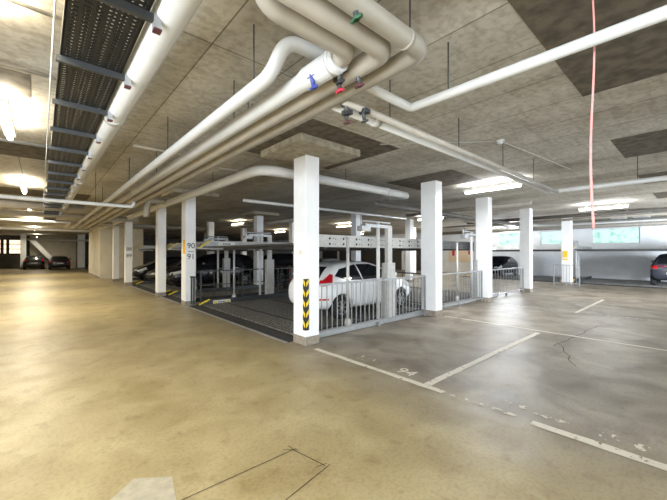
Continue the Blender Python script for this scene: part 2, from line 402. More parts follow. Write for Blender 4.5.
# ---------------------------------------------------------------- railings
def railing(a, c, h, label, nb=None, posts=2, z0=.12, mid=False, foot=True, mat='rail'):
    a = Vector((*a, 0)); c = Vector((*c, 0)); L = (c-a).length; rz = math.atan2(c.y-a.y, c.x-a.x)
    r = empty('steel_railing', a, rz); tag(r, label, 'railing')
    m = M[mat]
    MB().box(0, L, -.02, .02, h-.04, h).build('top_rail', m, r)
    MB().box(0, L, -.015, .015, z0, z0+.035).build('bottom_rail', m, r)
    if mid: MB().box(0, L, -.012, .012, h*.55, h*.55+.03).build('middle_rail', m, r)
    pm = None
    for i in range(posts):
        x = L*i/(posts-1)
        o = MB().box(-.022, .022, -.022, .022, 0.0, h).build('post', m, r) if pm is None else pm.copy()
        if pm is None: pm = o
        else: C.objects.link(o); o.parent = r
        o.location = (x, 0, 0)
    nb = nb or int(L/.12); bm_ = None
    for i in range(1, nb):
        x = L*i/nb
        o = MB().box(-.008, .008, -.008, .008, z0+.03, h-.03).build('baluster', m, r) if bm_ is None else bm_.copy()
        if bm_ is None: bm_ = o
        else: C.objects.link(o); o.parent = r
        o.location = (x, 0, 0)
    if foot: MB().box(L*.5-.03, L*.5+.03, -.03, .03, 0, z0).build('foot', m, r)
    return r
railing((4.15, 5.2), (8.02, 5.2), 1.12, 'grey steel railing in front of the white hatchback', nb=27)
railing((8.5, 5.3), (11.78, 5.3), 1.12, 'grey steel railing between the two bright white pillars', nb=18, mid=False)
railing((12.35, 5.4), (16.1, 5.4), 1.12, 'grey steel railing before the third white pillar, farthest along the bays', nb=14)
railing((21.0, 4.35), (21.0, 5.5), 1.12, 'small pale railing around the yellow-sign pillar', nb=8)
railing((4.05, 11.3), (8.6, 11.3), 1.15, 'dark railing between the empty platform and the 90/91 pillar bay', nb=10, posts=4, mid=True, mat='steel_dark')
railing((9.14, 5.9), (9.14, 11.2), 1.1, 'dark railing behind the white hatchback lift', nb=12, posts=3, mid=True, mat='steel_dark')
railing((8.98, 11.6), (8.98, 21.0), 1.1, 'long dark railing behind the empty platform', nb=10, posts=5, mid=True, mat='steel_dark')
railing((8.98, 21.6), (8.98, 26.5), 1.1, 'dark railing farthest back in the lift block', nb=6, posts=3, mid=True, mat='steel_dark')

# ---------------------------------------------------------------- car lifts (double-deck parking)
def lift(x0, x1, y0, y1, label, rear=False, deckz=.03, up=1.88, post_sides=(0,), plate=False, far=False):
    """platforms run along x; open end at x0 (or x1 when rear)"""
    r = empty('car_lift', ((x0+x1)/2, (y0+y1)/2, 0)); tag(r, label, 'car lift', 'double-deck car lifts')
    L = (x1-x0)/2; Wd = (y1-y0)/2; sgn = -1 if not rear else 1
    for nm, zb in (('lower_platform', deckz), ('upper_platform', up)):
        m = MB()
        n = 44; z = zb + (.0 if nm == 'lower_platform' else .04); t = .02
        # corrugated deck sheet
        for i in range(n):
            xa = -L + .1 + i*(2*L-.15)/n; w = (2*L-.15)/n
            m.box(xa, xa+w*.55, -Wd+.1, Wd-.1, z, z+t+.018); m.box(xa+w*.55, xa+w, -Wd+.1, Wd-.1, z, z+t)
        pf = m.build(nm, M['deck'] if nm == 'lower_platform' else M['steel_dark'], r)
        bh = .17 if nm == 'lower_platform' else .27
        for s in (-1, 1):
            yy = s*(Wd-.05); za = zb if nm == 'lower_platform' else up; m = MB()
            e = sgn*L; o_ = -sgn*L; nose = .32
            if nm == 'lower_platform' and s == -1: bh2 = .10
            else: bh2 = bh
            m.prism([(e, za), (o_, za), (o_, za+bh2), (e - sgn*nose, za+bh2), (e, za+.03)], 'y', yy-.03, yy+.03)
            if nm == 'upper_platform' and s == -1:
                m.mi = 1; yb = yy - .032
                for k in range(int(2*L/.42)):
                    xx = -L + .5 + k*.42
                    if xx > L - .2: break
                    for dz in (.07, .19):
                        m.tube([(xx, yb, za+dz), (xx, yb-.006, za+dz)], .026, 8)
                        m.tube([(xx+.1, yb, za+dz), (xx+.1, yb-.006, za+dz)], .012, 8)
                        if k % 2: m.tube([(xx+.17, yb, za+dz-.01), (xx+.17, yb-.006, za+dz-.01)], .012, 8)
            m.build('side_beam', [M['steel_dark' if rear else 'steel_pale'] if nm == 'upper_platform' else M['bracket'], M['hole']], pf)
            m = MB(); m.bar((e + sgn*.0, yy, za+.04), (e - sgn*(nose+.02), yy, za+bh2+.01), .075, .035)
            m.build('yellow_edge', M['yellow'], pf)
        yn = Wd-.08
        for k in range(3): MB().box(-L+.8+k*1.5, -L+.9+k*1.5, -yn, yn, zb-.03 if nm != 'lower_platform' else zb-.025, zb+.04).build('cross_member', M['steel_dark'], pf)
    cyl = None
    for s in post_sides:
        yy = -Wd-.17 if s == 0 else Wd+.15
        xp = x0 + 2.27 - (x0+x1)/2 if not rear else x1 - 2.27 - (x0+x1)/2
        MB().box(xp-1.9, xp+2.2, yy-.05, yy+.05, .01, .13).build('base_beam', M['steel'], r)
        MB().box(xp+.37, xp+.53, yy-.06, yy+.06, .13, 2.42).build('lift_post', M['steel_pale'], r, bevel=.01)
        MB().box(xp+.30, xp+.60, yy-.10, yy+.10, .13, 1.50).build('post_sleeve', M['steel_pale'], r, bevel=.01)
        MB().tube([(xp+.05, yy, .13), (xp+.05, yy, 2.48)], .045, 12).build('cylinder', M['pipe_white'], r)
        MB().tube([(xp-.98, yy, .13), (xp-.98, yy, 2.1)], .035, 10).build('guide_pole', M['steel_pale'], r)
        m = MB(); m.box(xp-.45, xp+.5, yy-.05, yy+.05, 2.36, 2.44); m.box(xp-.6, xp-.3, yy-.08, yy+.08, 2.26, 2.38)
        m.tube([(xp-.55, yy, 2.3), (xp-.55, yy, 2.65)], .02, 8); m.tube([(xp-.5, yy, 2.5), (xp+.5, yy, 2.5)], .025, 8)
        m.build('head_frame', M['steel'], r)
        m = MB(); m.tube([(xp-.98, yy, .13), (xp-.98, yy, .16), (xp-.98, yy, .24), (xp-.98, yy, .30)], .09, 12, radii=[.07,.08,.07,.04])
        m.build('pole_foot', M['steel_pale'], r)
    if plate:
        for zz, nm in ((.10, 'lower'), (up+.17, 'upper')):
            yb = Wd - .084
            xa = -L + (.45 if nm == 'lower' else .62); ln = .60
            p_ = MB().box(xa, xa+ln, yb-.006, yb+.001, zz-.055, zz+.065).build('notice_plate', M['plate'], r)
            m = MB()
            if nm == 'lower':
                m.box(xa+.03, xa+.13, yb-.009, yb-.005, zz-.03, zz+.04)
                m.box(xa+.46, xa+.56, yb-.009, yb-.005, zz-.03, zz+.04); m.build('plate_mark', M['yellow'], p_)
            m = MB()
            for k in range(5): m.box(xa+.17+k*.055, xa+.20+k*.055, yb-.009, yb-.005, zz-.02, zz+.03)
            m.build('plate_lettering', M['black'], p_)
    return r
lift(3.85, 8.6, 5.48, 10.95, 'wide two-level steel car lift, half of it holding the white hatchback and half empty', post_sides=(0,1), plate=True, far=True)
lift(3.85, 8.6, 12.15, 14.35, 'car lift between the 90/91 pillar and the plain pillar behind it', post_sides=())
lift(3.85, 8.6, 15.2, 20.4, 'wide car lift just beyond the plain pillar behind 90/91', post_sides=(0,))
lift(3.85, 8.6, 21.6, 23.8, 'farthest car lift, before the cream stair block', post_sides=())
lift(9.2, 13.8, 5.75, 10.9, 'empty wide car lift behind the railing between the bright pillars', rear=True, post_sides=(0,))
lift(9.2, 13.8, 12.15, 14.45, 'car lift in the back row holding the silver car', rear=True, post_sides=())
lift(9.2, 13.8, 15.4, 20.7, 'wide back-row car lift behind the silver car', rear=True, post_sides=(0,))
lift(23.0, 27.7, 5.6, 11.4, 'wide car lift by the right wall behind the yellow-sign pillar', post_sides=(0,))
lift(23.0, 27.7, -.35, 5.15, 'wide car lift by the right wall below the wide high window, holding a dark car', post_sides=())
# dark pit channel along the platforms' open ends
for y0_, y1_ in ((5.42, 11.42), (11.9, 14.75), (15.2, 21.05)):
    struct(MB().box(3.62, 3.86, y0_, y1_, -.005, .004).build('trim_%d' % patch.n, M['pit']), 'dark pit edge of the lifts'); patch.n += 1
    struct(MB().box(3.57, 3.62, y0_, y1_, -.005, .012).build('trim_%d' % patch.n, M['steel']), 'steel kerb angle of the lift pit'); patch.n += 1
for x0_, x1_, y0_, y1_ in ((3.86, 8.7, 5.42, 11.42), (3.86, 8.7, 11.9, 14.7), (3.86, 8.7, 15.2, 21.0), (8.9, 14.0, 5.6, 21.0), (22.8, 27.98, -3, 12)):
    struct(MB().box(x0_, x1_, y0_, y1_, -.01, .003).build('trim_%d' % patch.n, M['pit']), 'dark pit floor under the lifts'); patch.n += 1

# ---------------------------------------------------------------- cars
PROF = {
 'hatch': dict(L=3.95, W=1.72, wheels=(.66, 3.13), R=.30,
   st=[(0,.50,.74,.80,.60),(.05,.30,.84,.93,.74),(.22,.24,.92,1.12,.82),(.42,.22,.95,1.31,.845),(.68,.2,.96,1.43,.86),(1.2,.2,.96,1.48,.86),(1.8,.2,.95,1.48,.86),(2.25,.2,.94,1.42,.86),(2.7,.2,.92,1.22,.86),(3.05,.2,.90,1.01,.855),(3.4,.22,.85,.93,.83),(3.7,.26,.76,.82,.77),(3.88,.32,.64,.68,.66),(3.95,.42,.55,.58,.5)],
   win=[[(.50,1.10),(.72,1.27),(1.36,1.385),(1.44,.97),(.90,.98)],[(1.49,.97),(1.41,1.385),(1.95,1.38),(2.34,1.27),(2.86,.99)]],
   rear=[(-.52,1.02),(.52,1.02),(.42,1.33),(-.42,1.33)], front=[(-.56,1.04),(.56,1.04),(.46,1.38),(-.46,1.38)],
   tail=[(.08,.86),(.36,.90),(.46,1.14),(.38,1.16),(.16,1.0)], head=[(3.25,.72),(3.72,.60),(3.80,.68),(3.30,.86)]),
 'suv': dict(L=4.5, W=1.84, wheels=(.85, 3.55), R=.35,
   st=[(0,.52,.85,.95,.68),(.05,.36,.98,1.08,.82),(.2,.3,1.05,1.30,.89),(.45,.28,1.08,1.55,.91),(.85,.27,1.09,1.65,.92),(1.5,.26,1.08,1.68,.92),(2.2,.26,1.06,1.67,.92),(2.7,.26,1.05,1.58,.92),(3.15,.26,1.03,1.30,.92),(3.5,.26,1.0,1.12,.91),(3.95,.28,.94,1.03,.88),(4.28,.32,.82,.9,.8),(4.43,.38,.7,.76,.68),(4.5,.48,.6,.65,.5)],
   win=[[(.55,1.18),(.75,1.42),(1.5,1.53),(1.6,1.13),(.9,1.12)],[(1.67,1.13),(1.6,1.53),(2.35,1.52),(2.75,1.40),(3.25,1.12)]],
   rear=[(-.6,1.14),(.6,1.14),(.52,1.55),(-.52,1.55)], front=[(-.62,1.18),(.62,1.18),(.52,1.56),(-.52,1.56)],
   tail=[(.02,.88),(.40,.96),(.42,1.08),(.02,1.04)], head=[(3.85,.80),(4.30,.72),(4.34,.82),(3.9,.94)]),
 'sedan': dict(L=4.5, W=1.78, wheels=(.88, 3.55), R=.32,
   st=[(0,.45,.78,.86,.62),(.06,.3,.9,.98,.78),(.3,.24,.95,1.04,.86),(.7,.22,.95,1.08,.88),(1.1,.2,.95,1.30,.89),(1.6,.2,.94,1.42,.89),(2.1,.2,.93,1.43,.89),(2.6,.2,.92,1.36,.89),(3.05,.2,.9,1.12,.89),(3.4,.2,.88,.97,.88),(3.9,.22,.82,.89,.85),(4.25,.28,.72,.78,.78),(4.42,.34,.6,.66,.68),(4.5,.42,.52,.56,.5)],
   win=[[(.95,1.03),(1.3,1.24),(1.72,1.31),(1.78,.98),(1.1,.98)],[(1.85,.98),(1.8,1.31),(2.35,1.30),(2.65,1.2),(3.05,.98)]],
   rear=[(-.55,1.10),(.55,1.10),(.46,1.33),(-.46,1.33)], front=[(-.58,1.04),(.58,1.04),(.48,1.33),(-.48,1.33)],
   tail=[(.02,.72),(.36,.78),(.38,.92),(.04,.92)], head=[(3.88,.66),(4.30,.58),(4.34,.67),(3.92,.80)]),
}
def eval_mesh(bm_, mods):
    me = bpy.data.meshes.new('tmp'); bm_.to_mesh(me); o = bpy.data.objects.new('tmp', me); C.objects.link(o)
    for f in mods: f(o)
    bpy.context.view_layer.update()
    m2 = bpy.data.meshes.new_from_object(o.evaluated_get(bpy.context.evaluated_depsgraph_get()))
    bpy.data.objects.remove(o); return m2
BODY = {}
def body_mesh(kind):
    if kind in BODY: return BODY[kind]
    p = PROF[kind]; bm_ = bmesh.new(); rings = []
    for (x, zb, zt, ztop, w) in p['st']:
        g = ztop - zt; wt = w*.97 - min(.27, g*.52); hi = g > .14
        pts = [(0, zb), (w*.72, zb), (w*.95, zb+.07), (w, zb + (zt-zb)*.45), (w*.985, zt-.10), (w*.94, zt)]
        if hi: pts += [(wt+.02, ztop-.07), (wt*.80, ztop-.01), (0, ztop)]
        else: pts += [(w*.84, zt+g*.55), (w*.62, zt+g*.85), (0, ztop)]
        ring = [bm_.verts.new((x, a, z)) for a, z in pts] + [bm_.verts.new((x, -a, z)) for a, z in pts[-2:0:-1]]
        rings.append(ring)
    n = len(rings[0])
    for a, c in zip(rings, rings[1:]):
        for k in range(n): bm_.faces.new((a[k], a[(k+1)%n], c[(k+1)%n], c[k]))
    bm_.faces.new(rings[0][::-1]); bm_.faces.new(rings[-1])
    bmesh.ops.recalc_face_normals(bm_, faces=bm_.faces)
    cut = bmesh.new()
    for wx in p['wheels']:
        bmesh.ops.create_cone(cut, cap_ends=True, segments=36, radius1=p['R']+.055, radius2=p['R']+.055, depth=3.0,
                              matrix=Matrix.Translation((wx, 0, p['R'])) @ Matrix.Rotation(PI/2, 4, 'X'))
    cme = bpy.data.meshes.new('cut'); cut.to_mesh(cme); co = bpy.data.objects.new('cut', cme); C.objects.link(co)
    def m1(o):
        s_ = o.modifiers.new('s', 'SUBSURF'); s_.levels = 2; s_.render_levels = 2
        q = o.modifiers.new('b', 'BOOLEAN'); q.object = co; q.operation = 'DIFFERENCE'; q.solver = 'EXACT'
    me = eval_mesh(bm_, [m1]); bpy.data.objects.remove(co)
    for poly in me.polygons:
        c = poly.center; poly.use_smooth = True
        for wx in p['wheels']:
            d = math.hypot(c.x-wx, c.z-p['R'])
            if d < p['R']+.06 and (abs(poly.normal.y) < .3): poly.material_index = 1; poly.use_smooth = False
        if c.z < .24: poly.material_index = 1
    bm2 = bmesh.new(); bm2.from_mesh(me); bvh = BVHTree.FromBMesh(bm2); bm2.free()
    BODY[kind] = (me, bvh); return BODY[kind]
def decal(bvh, poly, axis, side, name, mat, parent, off=.006):
    bm_ = bmesh.new()
    f = bm_.faces.new([bm_.verts.new((u, 0, v)) for u, v in poly])
    bmesh.ops.triangulate(bm_, faces=[f])
    for _ in range(2): bmesh.ops.subdivide_edges(bm_, edges=bm_.edges[:], cuts=2, use_grid_fill=True)
    for v in bm_.verts:
        u, w = v.co.x, v.co.z
        if axis == 'y': o = Vector((u, side*3, w)); d = Vector((0, -side, 0))
        else: o = Vector((-3 if side < 0 else 8, u, w)); d = Vector((1 if side < 0 else -1, 0, 0))
        h = bvh.ray_cast(o, d)
        v.co = (h[0] - d*off) if h[0] else (o + d*3)
        if h[0]: v.co = h[0] + h[1].normalized()*off if h[1].dot(d) < 0 else h[0] - d*off
    for q in bm_.faces: q.smooth = True
    bmesh.ops.recalc_face_normals(bm_, faces=bm_.faces)
    me = bpy.data.meshes.new(name); bm_.to_mesh(me); bm_.free(); me.materials.append(mat)
    o = bpy.data.objects.new(name, me); C.objects.link(o); o.parent = parent; return o
def wheel(parent, x, y, R, side):
    m = MB(); w = .20
    prof = [(R*.62,-w/2),(R*.93,-w/2),(R,-w*.32),(R,w*.32),(R*.93,w/2),(R*.62,w/2)]
    n = 28; rings = []
    for k in range(n):
        a = 2*PI*k/n
        rings.append([m.bm.verts.new((r_*math.cos(a), q, r_*math.sin(a))) for r_, q in prof])
    for k in range(n):
        A, B = rings[k], rings[(k+1)%n]
        for j in range(len(prof)): jj = (j+1)%len(prof); f = m.bm.faces.new((A[j], A[jj], B[jj], B[j])); f.smooth = True
    t = m.build('wheel', M['tyre'], parent); t.location = (x, y, R)
    m = MB(); s = side
    m.tube([(0, s*.045, 0), (0, s*.055, 0)], R*.62, 24)
    m.mi = 1
    m.tube([(0, s*.06, 0), (0, s*.095, 0)], R*.14, 12)
    for k in range(7):
        a = 2*PI*k/7
        m.bar((R*.1*math.cos(a), s*.085, R*.1*math.sin(a)), (R*.60*math.cos(a), s*.085, R*.60*math.sin(a)), .045, .02)
    for k in range(24):
        a, a2 = 2*PI*k/24, 2*PI*(k+1)/24
        m.bar((R*.61*math.cos(a), s*.088, R*.61*math.sin(a)), (R*.61*math.cos(a2), s*.088, R*.61*math.sin(a2)), .022, .02)
    m.build('rim', [M['black'], M['rim']], t)
def car(kind, x, y, rz, mat, label, z=0.0, name='car', cat='car'):
    """x,y = middle; rz = heading of the nose"""
    p = PROF[kind]; me, bvh = body_mesh(kind); L = p['L']
    r = empty(name, (x, y, z), rz); tag(r, label, cat)
    me2 = me.copy(); me2.materials.clear(); me2.materials.append(M[mat]); me2.materials.append(M['arch'])
    shell = bpy.data.objects.new('body', me2); C.objects.link(shell); shell.parent = r; shell.location = (-L/2, 0, 0)
    K = []
    for s in (-1, 1):
        for w in p['win']: K.append(decal(bvh, w, 'y', s, 'side_window', M['glass'], r))
        K.append(decal(bvh, p['tail'], 'y', s, 'tail_light', M['taillight'], r, .008))
        K.append(decal(bvh, p['head'], 'y', s, 'headlight', M['headlight'], r, .008))
        zz = p['st'][6][2] - .12
        for xx in (p['win'][0][0][0] + 1.05 - .3, p['win'][1][3][0] - .65):
            K.append(decal(bvh, [(xx, zz), (xx+.17, zz), (xx+.17, zz+.025), (xx, zz+.025)], 'y', s, 'door_handle', M['rim' if mat != 'car_white' else 'car_white'], r, .02))
        # door seams
        for xx in (p['win'][0][2][0]+.08, p['win'][1][4][0]-.02, p['win'][0][3][0]-.45 if kind != 'hatch' else p['win'][0][3][0]-.40):
            K.append(decal(bvh, [(xx, .36), (xx+.010, .36), (xx+.010, zz+.1), (xx, zz+.1)], 'y', s, 'door_seam', M['arch'], r, .003))
        mz = p['win'][1][4][1] + .02; mx = p['win'][1][4][0] - .22
        m = MB(); m.box(mx, mx+.10, s*(p['W']/2-.04) if s > 0 else -(p['W']/2+.13), (p['W']/2+.13) if s > 0 else -(p['W']/2-.04), mz, mz+.13)
        K.append(m.build('side_mirror', M[mat], r, bevel=.03))
    K.append(decal(bvh, p['rear'], 'x', -1, 'rear_window', M['glass'], r)); K.append(decal(bvh, p['front'], 'x', 1, 'windscreen', M['glass'], r))
    zr = p['tail'][0][1]
    for s in (-1, 1):
        K.append(decal(bvh, [(s*.60, zr+.02), (s*.76, zr+.02), (s*.74, zr+.16), (s*.58, zr+.14)], 'x', -1, 'tail_light', M['taillight'], r, .012))
        K.append(decal(bvh, [(s*.50, p['head'][0][1]-.08), (s*.66, p['head'][0][1]-.06), (s*.66, p['head'][0][1]+.04), (s*.50, p['head'][0][1])], 'x', 1, 'headlight', M['headlight'], r, .012))
    K.append(decal(bvh, [(-.26, .62), (.26, .62), (.26, .73), (-.26, .73)], 'x', -1, 'number_plate', M['plate'], r, .014))
    K.append(decal(bvh, [(-.40, .42), (.40, .42), (.46, .54), (-.46, .54)], 'x', 1, 'grille', M['arch'], r, .012))
    K.append(decal(bvh, [(.02, .52), (.24, .52), (.24, .56), (.02, .56)], 'y', -1, 'reflector', M['taillight'], r, .01))
    for o in K: o.location = (-L/2, 0, 0)
    for wx in p['wheels']:
        for s in (-1, 1): wheel(r, wx - L/2, s*(p['W']/2 - .115), p['R'], s)
    return r
DZ = .05
car('hatch', 7.10, 7.02, 0.0, 'car_white', 'white five-door hatchback parked behind the steel railing', z=DZ)
car('suv', 6.5, 16.5, PI, 'car_black', 'black tall car on the lift just beyond the plain pillar', z=DZ)
car('sedan', 6.4, 19.2, PI, 'car_black', 'black saloon with pale headlights left of the plain pillar', z=DZ)
car('hatch', 6.0, 22.7, PI, 'car_black', 'small dark car facing the lane between the two farthest row pillars', z=DZ)
car('sedan', 11.6, 13.3, 0, 'car_silver', 'silver car behind the empty lift in the back row', z=DZ)
car('suv', 11.5, 16.65, 0, 'car_black', 'black car behind the capital pillar in the back row', z=DZ)
car('sedan', 11.5, 19.4, 0, 'car_black', 'black car farthest left in the back row', z=DZ)
car('suv', 25.6, 1.02, 0, 'car_dark', 'dark car with red tail light at the right edge', z=DZ)
car('hatch', 25.3, 10.2, PI, 'car_black', 'small black car near the wall seen through the third railing', z=DZ)
car('sedan', 1.5, 46.2, PI/2, 'car_black', 'black car with pale number plate in the far dark bay')
car('hatch', -.5, 48.3, PI/2, 'car_black', 'dark car beside the white pillar at the far left end')

# dark shutters along the far part of the right wall
for k in range(5):
    ya = 17.6 + k*3.3
    d_ = MB().box(27.9, 27.995, ya, ya+2.8, .02, 2.45).build('door_%d' % (k+2), M['frame_dark']); struct(d_, 'dark shutter door in the far right wall')
# far sloping white beam
g = MB(); g.bar((-.75, 49.2, 3.25), (1.3, 49.0, .6), .35, .45)
tag(g.build('sloping_beam', M['white_paint']), 'white sloping beam above the far parked cars', 'beam')

# ---------------------------------------------------------------- pipes
def pipe(label, pts, r, mat, bend=.12, hang=(), coup=(), grp='ceiling pipes', name='ceiling_pipe'):
    root = empty(name, pts[0]); tag(root, label, 'pipe', grp)
    o0 = Vector(pts[0]); P_ = [Vector(p)-o0 for p in pts]
    MB().tube(P_, r, 20, bend=bend).build('pipe_run', M[mat], root)
    for h in hang:                               # (x,y,z) centre of the pipe
        h = Vector(h) - o0; m = MB(); m.tube([h + Vector((0,0,r*.9)), Vector((h.x, h.y, CEIL - o0.z))], .007, 6)
        m.build('hanger_rod', M['steel_dark'], root)
    for c in coup:                               # (point, direction axis, length, factor)
        pt, ax, ln, k = c; pt = Vector(pt) - o0; d = Vector({'x': (1,0,0), 'y': (0,1,0), 'z': (0,0,1)}[ax])
        MB().tube([pt - d*ln/2, pt + d*ln/2], r*k, 20).build('coupling', M[mat], root)
    return root
def valve(root, at, mat, body='bracket'):
    a = Vector(at) - root.location
    m = MB(); m.tube([a + Vector((-.03,0,.05)), a + Vector((0,0,-.06))], .018, 10); m.box(a.x-.035, a.x+.035, a.y-.045, a.y+.045, a.z+.01, a.z+.05)
    v = m.build('valve', M[body], root)
    m = MB(); m.box(a.x-.012, a.x+.012, a.y-.045, a.y+.045, a.z-.075, a.z-.055); m.tube([a + Vector((0,0,-.05)), a + Vector((0,0,-.075))], .022, 10)
    m.build('valve_handle', M[mat], v, bevel=.006)
pipe('thickest white pipe running beside the cable tray along the lane', [(.66,-2,3.36),(.60,15.0,3.36)], .105, 'pipe_white', hang=[(.65,y,3.36) for y in (.8,3.4,6,8.6,11.2,13.8)], coup=[((.64,4.6,3.36),'y',.12,1.06),((.63,9.0,3.36),'y',.12,1.06)])
pipe('white insulated pipe rising to the ceiling, leftmost of the four parallel pipes', [(1.36,24,3.2),(1.40,2.35,3.2),(1.46,2.22,3.46),(2.3,2.2,3.48)], .058, 'pipe_white', bend=.14, hang=[(1.38,y,3.2) for y in (2.6,5.2,8,12)])
p1_ = pipe('insulated pipe with blue valve, second of the four parallel pipes from the left', [(.93,1.68,CEIL),(.95,1.68,3.2),(1.66,1.68,3.2),(1.66,24,3.2)], .070, 'pipe_beige', bend=.12, hang=[(1.66,3.6,3.2),(1.66,7,3.2)])
MB().tube([Vector((1.66,1.80,3.2))-p1_.location, Vector((1.66,2.18,3.2))-p1_.location, Vector((1.66,2.28,3.2))-p1_.location, Vector((1.66,9,3.2))-p1_.location], .1, 20, radii=[.092,.092,.0745,.0745]).build('white_sleeve', M['pipe_white'], p1_)
MB().tube([Vector((1.66,1.84,3.2))-p1_.location, Vector((1.66,1.88,3.2))-p1_.location], .098, 20).build('coupling', M['pipe_white'], p1_)
valve(p1_, (1.62,2.06,3.13), 'blue', 'blue'); valve(p1_, (1.72,1.86,3.13), 'black')
p2_ = pipe('beige insulated pipe with red valve, third of the four parallel pipes from the left', [(-1.2,1.51,3.2),(1.85,1.51,3.2),(1.93,24,3.2)], .076, 'pipe_beige', bend=.12, hang=[(1.2,1.51,3.2),(1.94,3.8,3.2)])
valve(p2_, (1.81,1.96,3.13), 'red'); valve(p2_, (1.87,1.80,3.13), 'darkred')
pipe('grey-beige insulated pipe, rightmost and lowest of the four parallel pipes', [(-1.2,1.34,3.2),(2.04,1.34,3.2),(2.24,24,3.2)], .066, 'pipe_grey', bend=.09, hang=[(2.05,1.45,3.2),(2.1,4,3.2)], coup=[((1.85,1.34,3.2),'x',.03,1.06)])
p3_ = [o for o in C.objects if o.get('label','').startswith('grey-beige insulated pipe')][0]
M['green'] = new_mat('green_plastic', (.03,.10,.05), .4)
valve(p3_, (1.36,1.33,3.17), 'green')
pipe('beige pipe crossing the upper right corner of the ceiling', [(2.0,2.0,3.24),(2.84,2.0,3.24),(2.98,-3,3.24)], .043, 'pipe_white', bend=.05, hang=[(2.87,1.6,3.24),(2.3,2.0,3.24)])
e1 = pipe('long cream pipe running right to a bend over the bays', [(2.1,2.40,3.2),(9.05,2.44,3.2),(9.05,-3,3.2)], .052, 'pipe_white', bend=.12, hang=[(x,2.4,3.2) for x in (3.0,4.6,6.2,7.8)]+[(9.05,.9,3.2)], coup=[((2.75,2.40,3.2),'x',.09,1.2)])
e2 = pipe('thin pipe tucked beside the long cream pipe over the bays', [(2.1,2.22,3.16),(8.9,2.26,3.16)], .034, 'pipe_beige')
valve(e1, (2.16,2.24,3.13), 'black'); valve(e2, (2.22,2.30,3.08), 'darkred'); valve(e2, (2.36,2.2,3.10), 'bracket')
pipe('fat white pipe passing behind the large front pillar to an open elbow', [(2.95,26,3.38),(3.18,5.68,3.38),(7.95,5.62,3.38),(7.95,6.6,3.50)], .10, 'pipe_white', bend=.40, coup=[((6.9,5.62,3.38),'x',.05,1.1),((7.95,6.3,3.47),'y',.08,1.15)], hang=[(3.15,8,3.38),(3.1,13.2,3.38),(5.4,5.65,3.38)])
pipe('thin white pipe crossing the tan lane below the cable tray', [(-4,9.9,2.95),(1.78,9.9,2.95),(1.82,9.9,3.08)], .042, 'pipe_white', bend=.06, hang=[(-.9,9.9,2.95),(1,9.9,2.95)])
pipe('fat cream pipe crossing the lane where the thickest pipe ends', [(-4.8,15.1,3.36),(1.2,15.1,3.36)], .14, 'pipe_beige')
pipe('second cream pipe crossing the lane beyond the first', [(-4.8,17.6,3.3),(3.4,17.6,3.3)], .11, 'pipe_beige')
pipe('dark pipe crossing above the distant lane', [(-4.8,21.5,3.3),(8,21.5,3.3)], .10, 'pipe_grey')
pipe('white pipe crossing the far end of the lane', [(-4.8,28,3.25),(2.6,28,3.25)], .09, 'pipe_white')
pipe('white pipe over the far dark bay', [(-1.0,44.6,3.1),(6,44.6,3.1)], .10, 'pipe_white')
pipe('dark pipe behind the bright pillars under the ceiling', [(7.8,6.9,3.3),(22,6.9,3.3)], .085, 'pipe_dark')
pipe('dark pipe crossing before the right wall under the ceiling', [(18.2,-6,3.45),(18.2,9,3.45)], .08, 'pipe_dark')
pipe('thin grey pipe crossing nearer the yellow-sign pillar', [(19.6,-6,3.4),(19.6,12,3.4)], .06, 'pipe_grey')
pipe('fat grey pipe along the top of the right wall', [(26.4,-6,3.45),(26.4,16,3.45)], .13, 'pipe_grey')
pipe('grey pipe over the back lane right of the third pillar', [(12.4,3.9,3.45),(12.4,9,3.45)], .07, 'pipe_grey')
pipe('thin white pipe crossing above the back lift row', [(4.6,9.3,3.35),(12.8,9.3,3.35)], .05, 'pipe_white')
pipe('short beige drop pipe with elbow over the lane by the plain pillar', [(3.3,11.7,3.42),(2.52,11.7,3.42),(2.5,11.8,2.9)], .09, 'pipe_beige', bend=.15)

pipe('slim pipe running beside the right wall windows', [(24.6,-6,3.5),(24.6,14,3.5)], .05, 'pipe_white')
pipe('grey pipe crossing the right bays just before the yellow-sign pillar', [(14.5,8.3,3.42),(27.5,8.3,3.42)], .07, 'pipe_grey')
pipe('dark pipe deep over the back lifts', [(8.9,12,3.3),(8.9,25,3.3)], .08, 'pipe_grey')
pipe('cream pipe over the far lane, nearest the stair block', [(-4.8,24.4,3.4),(7,24.4,3.4)], .08, 'pipe_beige')
pipe('thin pipe over the distant lane with a bend', [(-4.8,19.4,3.15),(1.0,19.4,3.15),(1.0,23,3.15)], .05, 'pipe_white', bend=.2)
for k, (dx, dy) in enumerate(((20.4,1.9),(20.4,2.7))):
    dr = empty('air_duct', (dx, dy, 3.34)); tag(dr, ('galvanised air duct box under the ceiling left of the dark car', 'second galvanised air duct box beside the first near the wide window')[k], 'duct')
    MB().box(-.25,.25,-.26,.26,0,CEIL-3.34-.01).build('duct_body', M['steel'], dr, bevel=.01)
    for z in (.04,.2): MB().box(-.27,.27,-.28,.28,z,z+.03).build('flange', M['steel_pale'], dr)
